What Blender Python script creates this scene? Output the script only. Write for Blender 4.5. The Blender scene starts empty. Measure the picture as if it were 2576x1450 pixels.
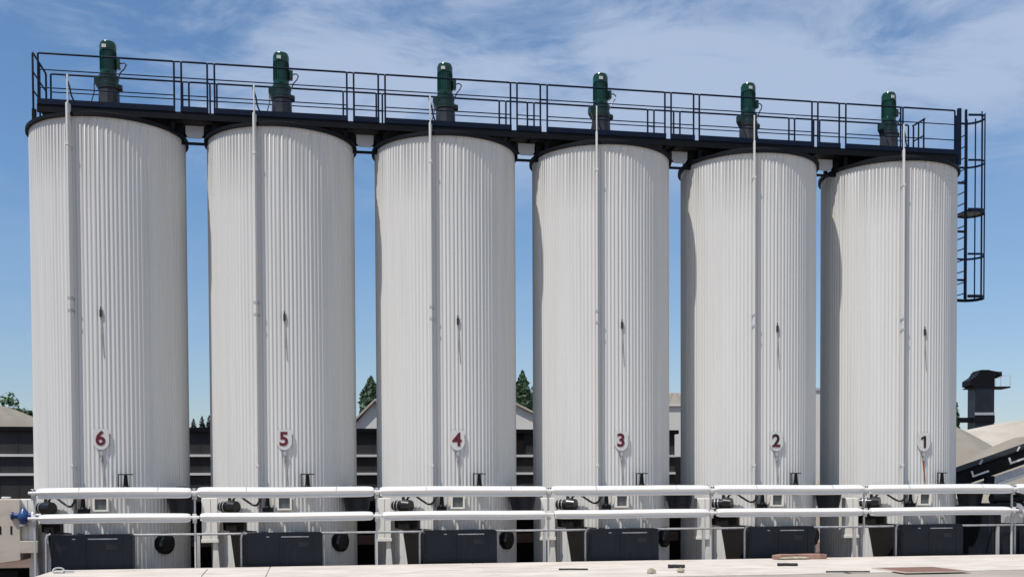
import bpy, bmesh, math, random
from mathutils import Vector, Matrix
random.seed(7)
scene = bpy.context.scene
C = scene.collection
R = math.radians
PI = math.pi

# ------------------------------------------------------------------ layout
F, PITCH, ROLL, PY, EYE = 2794.2, .027445, .004674, 1308.0, 1.86
OX, OY = -8.742, 24.408                     # axis of the silo numbered 6
ANG = math.atan2(3.3456, 18.0999)
U = (math.cos(ANG), math.sin(ANG)); N = (math.sin(ANG), -math.cos(ANG))
P = 3.6813                                   # silo pitch
RS = 1.6                                     # silo radius
def RW(s, n, z=0.0):
    """row frame (s along the row, n towards the street, z up) -> world"""
    return Vector((OX + U[0]*s + N[0]*n, OY + U[1]*s + N[1]*n, z))
def sz(x, y, n):
    """a spot of the photograph on the vertical plane n -> (s, z)"""
    u = (x-1288)/F; v = (PY-y)/F
    c, s = math.cos(-ROLL), math.sin(-ROLL); u, v = u*c-v*s, u*s+v*c
    c, s = math.cos(PITCH), math.sin(PITCH)
    r = (u, c+v*s, -s+v*c)
    t = (n + N[0]*OX + N[1]*OY)/(N[0]*r[0]+N[1]*r[1])
    px, py = r[0]*t-OX, r[1]*t-OY
    return U[0]*px+U[1]*py, r[2]*t+EYE
def far(x, y, Z):
    """a spot of the photograph at depth Z -> (world x, world z)"""
    u = (x-1288)/F; v = (PY-y)/F
    c, s = math.cos(-ROLL), math.sin(-ROLL); u, v = u*c-v*s, u*s+v*c
    c, s = math.cos(PITCH), math.sin(PITCH)
    return u*Z/(c+v*s), (-s+v*c)*Z/(c+v*s)+EYE

# ------------------------------------------------------------------ materials
def mat(name, col, rough=.5, metal=0., var=.12, scale=(3, 3, 3), bump=0., bscale=40., dirt=None, dscale=(2,2,.4), dlo=.5, dhi=.75, spec=.5):
    m = bpy.data.materials.new(name); m.use_nodes = True
    nt = m.node_tree; b = nt.nodes['Principled BSDF']
    b.inputs['Roughness'].default_value = rough; b.inputs['Metallic'].default_value = metal
    b.inputs['Specular IOR Level'].default_value = spec
    tc = nt.nodes.new('ShaderNodeTexCoord'); mp = nt.nodes.new('ShaderNodeMapping')
    mp.inputs['Scale'].default_value = scale
    nt.links.new(tc.outputs['Object'], mp.inputs['Vector'])
    nz = nt.nodes.new('ShaderNodeTexNoise'); nz.inputs['Scale'].default_value = 1.; nz.inputs['Detail'].default_value = 6
    nt.links.new(mp.outputs[0], nz.inputs['Vector'])
    cr = nt.nodes.new('ShaderNodeValToRGB')
    cr.color_ramp.elements[0].position = .3; cr.color_ramp.elements[1].position = .7
    cr.color_ramp.elements[0].color = tuple(c*(1-var) for c in col)+(1,)
    cr.color_ramp.elements[1].color = tuple(min(1, c*(1+var)) for c in col)+(1,)
    nt.links.new(nz.outputs['Fac'], cr.inputs['Fac'])
    out = cr.outputs['Color']
    if dirt:
        mp2 = nt.nodes.new('ShaderNodeMapping'); mp2.inputs['Scale'].default_value = dscale
        nt.links.new(tc.outputs['Object'], mp2.inputs['Vector'])
        n2 = nt.nodes.new('ShaderNodeTexNoise'); n2.inputs['Scale'].default_value = 1.; n2.inputs['Detail'].default_value = 8; n2.inputs['Roughness'].default_value = .65
        nt.links.new(mp2.outputs[0], n2.inputs['Vector'])
        r2 = nt.nodes.new('ShaderNodeMapRange'); r2.inputs['From Min'].default_value = dlo; r2.inputs['From Max'].default_value = dhi
        nt.links.new(n2.outputs['Fac'], r2.inputs['Value'])
        mx = nt.nodes.new('ShaderNodeMix'); mx.data_type = 'RGBA'
        nt.links.new(r2.outputs[0], mx.inputs['Factor']); nt.links.new(out, mx.inputs['A']); mx.inputs['B'].default_value = tuple(dirt)+(1,)
        out = mx.outputs['Result']
    nt.links.new(out, b.inputs['Base Color'])
    if bump:
        n3 = nt.nodes.new('ShaderNodeTexNoise'); n3.inputs['Scale'].default_value = bscale; n3.inputs['Detail'].default_value = 4
        nt.links.new(tc.outputs['Object'], n3.inputs['Vector'])
        bp = nt.nodes.new('ShaderNodeBump'); bp.inputs['Strength'].default_value = bump; bp.inputs['Distance'].default_value = .02
        nt.links.new(n3.outputs['Fac'], bp.inputs['Height']); nt.links.new(bp.outputs[0], b.inputs['Normal'])
    return m
M = {}
M['silo'] = mat('silo_paint', (.578,.566,.538), .42, 0, .03, (5,5,.22), 0, 40, (.47,.455,.425), (9,9,.13), .56, .86)
M['navy'] = mat('navy_steel', (.003,.0075,.023), .45, .0, .3, (6,6,6), spec=.18)
M['black'] = mat('black_steel', (.004,.0045,.006), .55, 0, .3, (5,5,5), spec=.15)
M['roof'] = mat('roof_steel', (.005,.005,.006), .8, 0, .3, (4,4,4), spec=.08)
M['grate'] = mat('deck_steel', (.05,.05,.055), .6, .3, .2, (6,6,6))
M['green'] = mat('green_enamel', (.003,.036,.018), .13, 0, .2, (8,8,8))
M['geargreen'] = mat('dark_green_enamel', (.003,.018,.011), .3, 0, .3, (6,6,6))
M['gear'] = mat('gear_steel', (.028,.029,.034), .45, 0, .3, (6,6,6), spec=.3)
M['rail'] = mat('galvanised_white', (.66,.645,.625), .33, 0, .05, (1.2,1.2,9), 0, 40, (.55,.54,.52), (1.3,5,9), .55, .8)
M['zinc'] = mat('zinc_steel', (.42,.42,.43), .4, .4, .2, (9,9,9))
M['plate'] = mat('pale_steel_plate', (.42,.415,.41), .5, 0, .06, (5,5,5))
M['cream'] = mat('cream_paint', (.80,.76,.69), .5, 0, .05, (3,3,1.2), 0, 40, (.52,.47,.41), (6,6,1.4), .55, .8)
M['slate'] = mat('slate_paint', (.013,.016,.024), .42, 0, .18, (2,2,2), 0, 40, (.03,.03,.034), (5,5,1.2), .55, .85, .25)
M['red'] = mat('deep_red_paint', (.105,.003,.013), .4, 0, .15, (9,9,9))
M['ink'] = mat('black_paint', (.022,.004,.007), .4, 0, .3, (9,9,9))
M['sign'] = mat('sign_white', (.56,.545,.52), .45, 0, .05, (7,7,7))
M['concrete'] = mat('pale_concrete', (.60,.545,.48), .85, 0, .08, (.9,.9,.9), .25, 30, (.44,.385,.325), (1.1,2.6,1), .46, .70)
M['apron'] = mat('tan_dust', (.36,.31,.26), .95, 0, .15, (.6,.6,.6), .3, 30)
M['earth'] = mat('brown_earth', (.13,.085,.062), .95, 0, .25, (.8,.8,.8), .4, 20)
M['hall'] = mat('dark_sheeting', (.042,.041,.041), .6, 0, .15, (1.2,1.2,.3), 0, 40, (.024,.024,.025), (.7,.7,1), .5, .7, .2)
M['dark_fill'] = mat('black_fill', (.010,.008,.007), .8, 0, .3, (2,2,2), spec=.2)  # flat black, also painted as shade in the silo gaps and opening
M['brown'] = mat('red_brown_steel', (.20,.105,.075), .7, 0, .15, (5,5,5), .2, 30)
M['beige'] = mat('beige_paint', (.52,.45,.37), .6, 0, .07, (1.3,1.3,1.3), 0, 40, (.34,.25,.19), (1,1,1.6), .52, .8)
M['sand'] = mat('pale_sand', (.41,.372,.31), .95, 0, .14, (.5,.5,.9), .6, 3, (.36,.31,.245), (.35,.35,.8), .45, .7)
M['taupe'] = mat('taupe_gravel', (.25,.222,.178), .95, 0, .14, (.5,.5,.9), .6, 4, (.22,.19,.15), (.4,.4,.9), .45, .7)
M['render'] = mat('pale_render', (.60,.58,.53), .8, 0, .06, (.6,.6,.6))
M['rust'] = mat('rust', (.30,.09,.03), .8, 0, .3, (20,20,6))
M['stain'] = mat('grey_stain', (.33,.31,.28), .8, 0, .3, (20,20,6))
M['blue'] = mat('blue_enamel', (.012,.055,.17), .3, 0, .2, (6,6,6))
M['glass'] = mat('panel_glass', (.10,.11,.12), .12, 0, .3, (9,9,9))
M['rubber'] = mat('black_rubber', (.005,.005,.006), .3, 0, .3, (9,9,9))
M['stone'] = mat('grey_stone', (.36,.31,.23), .9, 0, .25, (14,14,14), .4, 40)
M['brick'] = mat('brick_red', (.33,.19,.145), .9, 0, .3, (7,7,7), .5, 50, (.12,.075,.055), (14,14,14), .52, .62)
M['bark'] = mat('bark', (.07,.05,.035), .9, 0, .3, (8,8,2))
nt = M['silo'].node_tree
gm = nt.nodes.new('ShaderNodeNewGeometry')
for n in nt.nodes:
    if n.type == 'MAPPING': nt.links.new(gm.outputs['Position'], n.inputs['Vector'])
mp = nt.nodes.new('ShaderNodeMapping'); mp.inputs['Scale'].default_value = (14, 14, .35); nt.links.new(gm.outputs['Position'], mp.inputs['Vector'])
nz = nt.nodes.new('ShaderNodeTexNoise'); nz.inputs['Scale'].default_value = 1; nz.inputs['Detail'].default_value = 5; nt.links.new(mp.outputs[0], nz.inputs['Vector'])
sp = nt.nodes.new('ShaderNodeSeparateXYZ'); nt.links.new(gm.outputs['Position'], sp.inputs[0])
hr = nt.nodes.new('ShaderNodeMapRange'); hr.inputs['From Min'].default_value = 6.5; hr.inputs['From Max'].default_value = 9.4; hr.inputs['To Min'].default_value = .35; nt.links.new(sp.outputs['Z'], hr.inputs['Value'])
sr = nt.nodes.new('ShaderNodeMapRange'); sr.inputs['From Min'].default_value = .56; sr.inputs['From Max'].default_value = .80; sr.inputs['To Max'].default_value = .55; nt.links.new(nz.outputs['Fac'], sr.inputs['Value'])
ml = nt.nodes.new('ShaderNodeMath'); ml.operation = 'MULTIPLY'; nt.links.new(hr.outputs[0], ml.inputs[0]); nt.links.new(sr.outputs[0], ml.inputs[1])
bs = nt.nodes['Principled BSDF']; src = bs.inputs['Base Color'].links[0].from_socket
mx = nt.nodes.new('ShaderNodeMix'); mx.data_type = 'RGBA'; nt.links.new(ml.outputs[0], mx.inputs['Factor']); nt.links.new(src, mx.inputs['A']); mx.inputs['B'].default_value = (.36,.33,.29,1)
nt.links.new(mx.outputs['Result'], bs.inputs['Base Color'])
def leafmat(name, a, b):
    m = mat(name, a, .6, 0, .1, (1,1,1)); nt = m.node_tree; bs = nt.nodes['Principled BSDF']
    g = nt.nodes.new('ShaderNodeNewGeometry'); cr = nt.nodes.new('ShaderNodeValToRGB')
    cr.color_ramp.elements[0].color = a+(1,); cr.color_ramp.elements[1].color = b+(1,)
    nt.links.new(g.outputs['Random Per Island'], cr.inputs['Fac']); nt.links.new(cr.outputs[0], bs.inputs['Base Color'])
    return m
M['leaf'] = leafmat('leaf_green', (.022,.062,.014), (.08,.17,.035))
M['needle'] = leafmat('needle_green', (.010,.034,.013), (.035,.08,.024))
M['darkleaf'] = leafmat('dark_leaf', (.008,.014,.010), (.02,.032,.018))

# ------------------------------------------------------------------ mesh building
class MB:
    def __init__(s): s.bm = bmesh.new()
    def _faces(s, vs, idx):
        for f in idx:
            try: s.bm.faces.new([vs[i] for i in f])
            except ValueError: pass
    def box(s, x0, x1, y0, y1, z0, z1, T=None):
        vs = [Vector((x, y, z)) for z in (z0, z1) for y in (y0, y1) for x in (x0, x1)]
        if T is not None: vs = [T @ v for v in vs]
        vs = [s.bm.verts.new(v) for v in vs]
        s._faces(vs, [(0,2,3,1),(4,5,7,6),(0,1,5,4),(2,6,7,3),(0,4,6,2),(1,3,7,5)]); return s
    def cyl(s, a, b, r0, r1=None, seg=14, caps=True):
        a, b = Vector(a), Vector(b); r1 = r0 if r1 is None else r1
        d = (b-a).normalized(); h = Vector((0,0,1)) if abs(d.z) < .9 else Vector((1,0,0))
        e1 = d.cross(h).normalized(); e2 = d.cross(e1)
        A, B = [], []
        for i in range(seg):
            t = 2*PI*i/seg; o = e1*math.cos(t)+e2*math.sin(t)
            A.append(s.bm.verts.new(a+o*r0)); B.append(s.bm.verts.new(b+o*r1))
        for i in range(seg):
            j = (i+1) % seg; s.bm.faces.new((A[i], A[j], B[j], B[i]))
        if caps: s.bm.faces.new(A[::-1]); s.bm.faces.new(B)
        return s
    def tube(s, pts, r, seg=8, closed=False):
        pts = [Vector(p) for p in pts]; rings = []; n = len(pts)
        up = Vector((0,0,1)); prev = None
        for i, p in enumerate(pts):
            if closed: d = (pts[(i+1) % n]-pts[i-1]).normalized()
            else: d = (pts[min(i+1, n-1)]-pts[max(i-1, 0)]).normalized()
            if prev is None:
                h = up if abs(d.z) < .9 else Vector((1,0,0)); e1 = d.cross(h).normalized()
            else: e1 = (prev - d*prev.dot(d)).normalized()
            prev = e1; e2 = d.cross(e1)
            rings.append([s.bm.verts.new(p+(e1*math.cos(2*PI*k/seg)+e2*math.sin(2*PI*k/seg))*r) for k in range(seg)])
        for i in range(n if closed else n-1):
            a, b = rings[i], rings[(i+1) % n]
            for k in range(seg):
                l = (k+1) % seg; s._faces([a[k], a[l], b[l], b[k]], [(0,1,2,3)])
        if not closed: s.bm.faces.new(rings[0][::-1]); s.bm.faces.new(rings[-1])
        return s
    def lathe(s, prof, c=(0,0,0), seg=48, axis=None):
        c = Vector(c); rings = []
        for r, z in prof:
            if r < 1e-5: rings.append([s.bm.verts.new(c+Vector((0,0,z)))])
            else: rings.append([s.bm.verts.new(c+Vector((r*math.cos(2*PI*k/seg), r*math.sin(2*PI*k/seg), z))) for k in range(seg)])
        for a, b in zip(rings, rings[1:]):
            for k in range(seg):
                l = (k+1) % seg
                if len(a) == 1 and len(b) > 1: s.bm.faces.new((a[0], b[l], b[k]))
                elif len(b) == 1 and len(a) > 1: s.bm.faces.new((a[k], a[l], b[0]))
                elif len(a) > 1: s.bm.faces.new((a[k], a[l], b[l], b[k]))
        return s
    def prism(s, poly, y0, y1, T=None):
        """polygon in x,z pushed along y"""
        f = (lambda v: T @ v) if T is not None else (lambda v: v)
        A = [s.bm.verts.new(f(Vector((x, y0, z)))) for x, z in poly]; B = [s.bm.verts.new(f(Vector((x, y1, z)))) for x, z in poly]
        n = len(poly)
        s.bm.faces.new(A); s.bm.faces.new(B[::-1])
        for i in range(n): j = (i+1) % n; s.bm.faces.new((A[i], B[i], B[j], A[j]))
        return s
    def build(s, name, m, parent=None, bevel=0, smooth=40, loc=None, rot=None):
        bmesh.ops.recalc_face_normals(s.bm, faces=s.bm.faces)
        me = bpy.data.meshes.new(name); s.bm.to_mesh(me); s.bm.free()
        me.materials.append(M[m] if isinstance(m, str) else m)
        if smooth:
            for p in me.polygons: p.use_smooth = True
            me.set_sharp_from_angle(angle=R(smooth))
        o = bpy.data.objects.new(name, me); C.objects.link(o)
        if parent is not None: o.parent = parent
        if loc is not None: o.location = loc
        if rot is not None: o.rotation_euler = (0, 0, rot)
        if bevel:
            b = o.modifiers.new('bevel', 'BEVEL'); b.width = bevel; b.segments = 2; b.limit_method = 'ANGLE'; b.angle_limit = R(40)
        return o
def tag(o, label=None, cat=None, group=None, kind=None):
    if label: o['label'] = label
    if cat: o['category'] = cat
    if group: o['group'] = group
    if kind: o['kind'] = kind
    return o
def thing(name, label, cat, loc, rz=ANG, group=None):
    o = bpy.data.objects.new(name, None); C.objects.link(o); o.empty_display_size = .3
    o.location = loc; o.rotation_euler = (0, 0, rz)
    return tag(o, label, cat, group)
def copy_tree(o, parent=None):
    c = o.copy(); C.objects.link(c)
    if parent is not None: c.parent = parent
    for ch in list(o.children): copy_tree(ch, c)
    return c
def pol(a, r, z):          # azimuth a degrees to the right of the street side of a silo
    return Vector((r*math.sin(R(a)), -r*math.cos(R(a)), z))

# ------------------------------------------------------------------ ground
def sheet(name, poly, z, m, label):
    b = MB(); b.bm.faces.new([b.bm.verts.new((x, y, z)) for x, y in poly])
    o = b.build(name, m, None, smooth=0); tag(o, label, None, None, 'structure'); return o
sheet('ground', [(-900,-200),(900,-200),(900,1500),(-900,1500)], 0, 'earth', 'brown bare earth of the plant yard')
SL = -.78
def slab(name, s0, s1, n0, n1, z0, z1, m, label, bev=.02):
    b = MB(); b.box(s0, s1, -n1, -n0, z0, z1)
    o = b.build(name, m, None, bev, 0, RW(0, 0, 0), ANG); tag(o, label, None, None, 'structure'); return o
b = MB(); x = SL; k = 0
while x < 40:
    for n0, n1 in ((2.26, 4.39), (4.40, 6.55)):
        b.box(x, x+4.19, -n1, -n0, .002+.001*k, .31+random.uniform(-.003,.002))
    x += 4.2; k += 1
o = b.build('pavement', 'concrete', None, .012, 0, RW(0,0,0), ANG); tag(o, 'pale concrete pavement in front of the guard rail', None, None, 'structure')
slab('road', SL-.02, 40, 6.56, 60, .003, .285, 'apron', 'dusty tan road surface')

# ------------------------------------------------------------------ silos
ZR = 9.52
def ribbed_shell():
    b = MB(); nr, k = 118, 10; cnt = nr*k
    amp = [random.uniform(.65, 1.3)*.0132 for _ in range(nr)]
    ph = [random.uniform(-.05, .05) for _ in range(nr)]
    def rad(i):
        q, f = divmod(i, k); x = (f/k + ph[q]*math.sin(PI*f/k)) % 1
        d = min(x, 1-x)
        return RS + amp[q]*((-math.cos(2*PI*x))*.62 - .18*math.exp(-(d/.14)**2)) + .0008*math.sin(i*.37)
    zs = [0, .7, 2, 4, 6, 8, ZR-.14]
    rings = []
    for z in zs:
        rings.append([b.bm.verts.new((rad(i)*math.sin(2*PI*i/cnt), -rad(i)*math.cos(2*PI*i/cnt), z)) for i in range(cnt)])
    # plain band under the rim
    for z in (ZR-.135, ZR+.02):
        rings.append([b.bm.verts.new(((RS+.004)*math.sin(2*PI*i/cnt), -(RS+.004)*math.cos(2*PI*i/cnt), z)) for i in range(cnt)])
    for a, c in zip(rings, rings[1:]):
        for i in range(cnt):
            j = (i+1) % cnt; b.bm.faces.new((a[i], a[j], c[j], c[i]))
    return b
def numeral_mesh(txt, m):
    if txt == '1':
        b = MB(); b.prism([(.005,-.14),(.062,-.14),(.062,.14),(.018,.14),(-.062,.095),(-.062,.045),(.005,.075)], -.004, .004, Matrix(((1,0,0,0),(0,0,1,0),(0,1,0,0),(0,0,0,1))))
        o = b.build('numeral_source', m, None, smooth=0); me = o.data; bpy.data.objects.remove(o); me.name = 'numeral'; return me
    cu = bpy.data.curves.new('numeral', 'FONT'); cu.body = txt; cu.size = .40; cu.align_x = 'CENTER'; cu.align_y = 'CENTER'
    cu.extrude = .004; cu.offset = .011
    o = bpy.data.objects.new('numeral_source', cu); C.objects.link(o)
    dg = bpy.context.evaluated_depsgraph_get(); me = bpy.data.meshes.new_from_object(o.evaluated_get(dg))
    bpy.data.objects.remove(o); me.materials.clear(); me.materials.append(m); me.name = 'numeral'
    return me
def curved_patch(b, pts_az_z, r, thick):
    """patch on the silo wall: list of rows, each (z, az0, az1)"""
    nx = 10; F_, K_ = [], []
    for z, a0, a1 in pts_az_z:
        F_.append([b.bm.verts.new(pol(a0+(a1-a0)*i/nx, r+thick, z)) for i in range(nx+1)])
        K_.append([b.bm.verts.new(pol(a0+(a1-a0)*i/nx, r-.01, z)) for i in range(nx+1)])
    for j in range(len(F_)-1):
        for i in range(nx):
            b.bm.faces.new((F_[j][i], F_[j][i+1], F_[j+1][i+1], F_[j+1][i]))
        for q in (0, nx):
            b.bm.faces.new((F_[j][q], F_[j+1][q], K_[j+1][q], K_[j][q]))
    for j in (0, len(F_)-1):
        for i in range(nx): b.bm.faces.new((F_[j][i], F_[j][i+1], K_[j][i+1], K_[j][i]))
    return b
def make_silo():
    root = thing('silo', 'tall pale grey ribbed steel silo carrying the red numeral 6', 'silo', RW(0,0,0), ANG, 'row of six silos')
    ribbed_shell().build('silo_wall', 'silo', root, smooth=60)
    MB().lathe([(1.58,ZR-.03),(1.672,ZR-.03),(1.672,ZR+.04),(1.62,ZR+.05)], seg=96).build('rim_ring', 'black', root)
    MB().lathe([(1.64,ZR+.04),(1.10,ZR+.25),(.9,ZR+.27),(0,ZR+.27)], seg=64).build('roof', 'roof', root)
    # deck feet round the roof
    for a in (-70,70,110,250):
        p = pol(a, 1.5, 0)
        if abs(p.y) < 1.45:
            MB().box(p.x-.04, p.x+.04, p.y-.04, p.y+.04, ZR+.04, ZR+.40).build('deck_foot', 'black', root)
    # fill pipe
    pa = -17.5; zt = 10.30
    Tp = Matrix.Rotation(R(pa), 4, 'Z')
    b = MB(); b.box(-.021,.021,-1.78,-1.63,.35,9.72,Tp); b.box(-.015,.015,-1.735,-1.70,9.721,zt,Tp)
    fp = b.build('fill_pipe', 'silo', root, .008)
    for z in (2.4, 5.55, 5.8, 8.9):
        q = MB(); q.box(-.034,.034,-1.787,-1.60,z-.025,z+.025,Tp)
        q.build('pipe_clamp', 'zinc' if z > 5 and z < 6 else 'silo', fp)
    ln = MB().tube([pol(pa-.8,1.72,10.25), pol(pa+1.2,1.70,10.05), pol(pa+1.8,1.68,9.9), pol(pa+4,1.64,9.72)], .016, 8)
    ln.build('vent_line', 'navy', root)
    # number plate
    zc = 2.955; yy = -1.634
    poly = [(-.11,.205),(.11,.205),(.145,.18)] + [(.16*math.cos(t), -.04-.19*math.sin(t)) for t in [PI*i/12 for i in range(0,13)]] + [(-.145,.18)]
    np_ = MB().prism([(x, z) for x, z in poly], -.012, .012).build('number_plate', 'sign', root, smooth=30)
    np_.location = (.03, yy, zc)
    MB().box(-.06,.06,.01,.04,-.1,.1).build('plate_bracket', 'zinc', np_)
    me = numeral_mesh('6', M['red']); nu = bpy.data.objects.new('numeral', me); C.objects.link(nu); nu.parent = np_
    nu.location = (-.01, -.016, -.01); nu.rotation_euler = (R(90), 0, 0)
    b = MB(); b.box(.0,.06,-1.66,-1.60,2.61,2.69); b.prism([(.015,2.61),(.05,2.61),(.04,2.50),(.025,2.5)], -1.65, -1.61); b.build('plate_hook', 'zinc', root)
    b = MB(); b.prism([(.005,2.62),(.065,2.62),(.075,2.25),(.10,1.95),(.085,1.95),(.035,2.3)], -1.612, -1.606); b.build('dirt_streak', 'stain', root)
    # level sensor half way up
    b = MB(); T = Matrix.Rotation(R(2), 4, 'Z')
    b.box(-.024,.024,-1.637,-1.59,5.44,5.58,T); b.cyl(T@Vector((0,-1.62,5.58)), T@Vector((0,-1.62,5.64)), .012)
    b.build('level_sensor', 'gear', root)
    b = MB(); b.prism([(-.01,5.44),(.012,5.44),(.035,5.0),(.06,4.6),(.05,4.6),(.015,5.0)], -1.613, -1.606, T); b.build('dirt_streak', 'stain', root)
    # round port
    T = Matrix.Rotation(R(47), 4, 'Z')
    pc = Vector((0,-1.6,.76))
    b = MB(); b.cyl(T@(pc+Vector((0,.05,0))), T@(pc+Vector((0,-.09,0))), .225, None, 32); po = b.build('round_port', 'black', root)
    b = MB(); b.cyl(T@(pc+Vector((0,-.09,0))), T@(pc+Vector((0,-.13,0))), .19, .15, 32); b.build('port_cap', 'rubber', po)
    # filter pot
    c = pol(54, 1.93, 0)
    b = MB(); b.lathe([(0,1.33),(.20,1.33),(.235,1.38),(.315,1.78),(.335,1.80),(.335,1.84),(.12,1.90),(.11,1.965),(0,1.975)], c, 28)
    b.build('filter_pot', 'slate', root)
    b = MB(); T = Matrix.Rotation(R(54), 4, 'Z'); b.box(-.05,.05,-1.75,-1.58,1.45,1.6,T); b.build('pot_bracket', 'zinc', root)
    # control panel
    T = Matrix.Rotation(R(.6), 4, 'Z')
    b = MB(); x0,x1,z0,z1 = -.15,.15,1.46,1.75
    b.box(x0,x0+.035,-1.74,-1.6,z0,z1,T); b.box(x1-.035,x1,-1.74,-1.6,z0,z1,T)
    b.box(x0+.036,x1-.036,-1.74,-1.6,z1-.035,z1,T); b.box(x0+.036,x1-.036,-1.74,-1.6,z0,z0+.035,T)
    cp = b.build('control_panel', 'cream', root)
    b = MB(); b.box(x0+.036,x1-.036,-1.70,-1.62,z0+.036,z1-.036,T); b.build('panel_window', 'glass', cp)
    # spindle valves
    def valve(az, z0, z1, r0):
        T = Matrix.Rotation(R(az), 4, 'Z'); h = z1-z0
        b = MB(); o = Vector((0,-r0,0))
        b.box(-.10,.10,-r0-.06,-1.58,z0,z0+h*.24,T)
        b.cyl(T@(o+Vector((0,0,z0+h*.24))), T@(o+Vector((0,0,z0+h*.34))), .075, .05)
        b.cyl(T@(o+Vector((0,0,z0+h*.34))), T@(o+Vector((0,0,z1-.03))), .05, .034)
        v = b.build('spindle_valve', 'black', root)
        b = MB(); b.box(-.15,.15,-r0-.018,-r0+.018,z1-.03,z1-.008,T); b.box(-.15,-.132,-r0-.012,-r0+.012,z0+h*.2,z1-.031,T)
        b.build('valve_handle', 'gear', v)
    valve(17, 1.86, 2.235, 1.72); valve(-11, 1.42, 1.80, 1.72)
    # blower with its hose
    T = Matrix.Rotation(R(-41), 4, 'Z'); o = Vector((0,-1.74,1.53))
    b = MB(); b.cyl(T@(o+Vector((-.24,0,0))), T@(o+Vector((.05,0,0))), .10, None, 18)
    b.cyl(T@(o+Vector((.05,0,0))), T@(o+Vector((.22,0,0))), .155, .12, 20); b.box(-.1,.1,-1.74,-1.58,1.38,1.46,T); b.cyl(T@(o+Vector((.02,0,.05))), T@(o+Vector((.02,0,.2))), .035)
    bl = b.build('blower', 'rubber', root)
    for dx in (-.16,-.08,.10): MB().lathe([(.108,-.008),(.122,-.008),(.122,.008),(.108,.008)], seg=18).build('blower_band', 'zinc', bl).matrix_local = Matrix.Translation(T@(o+Vector((dx,0,0)))) @ T @ Matrix.Rotation(R(90),4,'Y')
    pts = []
    ctl = [(-38,1.74,1.62),(-35,1.76,1.73),(-31,1.76,1.755),(-26,1.75,1.66),(-21,1.75,1.57),(-17.5,1.80,1.58),(-15,1.80,1.70),(-14.5,1.72,1.78)]
    for i in range(len(ctl)-1):
        for k in range(5):
            t = k/5; p0=ctl[max(i-1,0)];p1=ctl[i];p2=ctl[i+1];p3=ctl[min(i+2,len(ctl)-1)]
            pts.append(pol(*[.5*((2*p1[d])+(-p0[d]+p2[d])*t+(2*p0[d]-5*p1[d]+4*p2[d]-p3[d])*t*t+(-p0[d]+3*p1[d]-3*p2[d]+p3[d])*t**3) for d in range(3)]))
    MB().tube(pts, .023, 10).build('hose', 'rubber', root)
    # black patch painting the shade inside an opening, low on the left
    b = curved_patch(MB(), [(.02,-38,-12),(1.0,-44,-12),(1.03,-52,-29),(1.40,-53,-29)], RS+.012, .02); b.build('opening_shade', 'dark_fill', root)
    # work light
    c = pol(22, 1.72, 1.27)
    b = MB(); b.cyl(c+Vector((0,0,-.05)), c+Vector((0,0,.05)), .045, .05, 14); lt = b.build('bulkhead_lamp', 'sign', root)
    b = MB(); b.box(-.03,.03,-1.72,-1.58,1.17,1.215,Matrix.Rotation(R(22),4,'Z')); b.build('lamp_bracket', 'zinc', lt)
    return root
silo = make_silo()
silos = []
nums = ['6','5','4','3','2','1']
for i in range(6):
    o = silo if i == 0 else copy_tree(silo)
    o.location = RW(P*i, 0, 0); silos.append(o)
word = {'6':'deep red numeral 6','5':'deep red numeral 5','4':'deep red numeral 4','3':'deep red numeral 3','2':'dark numeral 2','1':'black numeral 1'}
where = {'6':'at the left end of the row','5':'','4':'','3':'','2':'','1':'with the ladder cage at its side'}
for i, o in enumerate(silos):
    d = nums[i]; o['label'] = ('tall ribbed silo carrying the ' + word[d] + ' ' + where[d]).strip()
    for c in o.children:
        if c.name.startswith('dirt_streak') and d == '1' and c.location.length < 1e-6 and max(v.co.z for v in c.data.vertices) < 3:
            me = c.data.copy(); me.materials[0] = M['rust']; c.data = me; c['label'] = 'orange rust streak below the number plate'
        if c.name.startswith('number_plate'):
            for g in c.children:
                if g.name.startswith('numeral') and i:
                    g.data = numeral_mesh(d, M['ink'] if d in '12' else M['red'])
                    if d == '2':
                        ys = min(v.co.y for v in g.data.vertices); g.data.materials.append(M['red'])
                        b = MB(); xs = [v.co.x for v in g.data.vertices]
                        b.box(min(xs), max(xs), ys, ys+.045, .0042, .0062); q = b.build('numeral_foot', 'red', c, smooth=0); q.location = g.location; q.rotation_euler = g.rotation_euler

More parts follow.
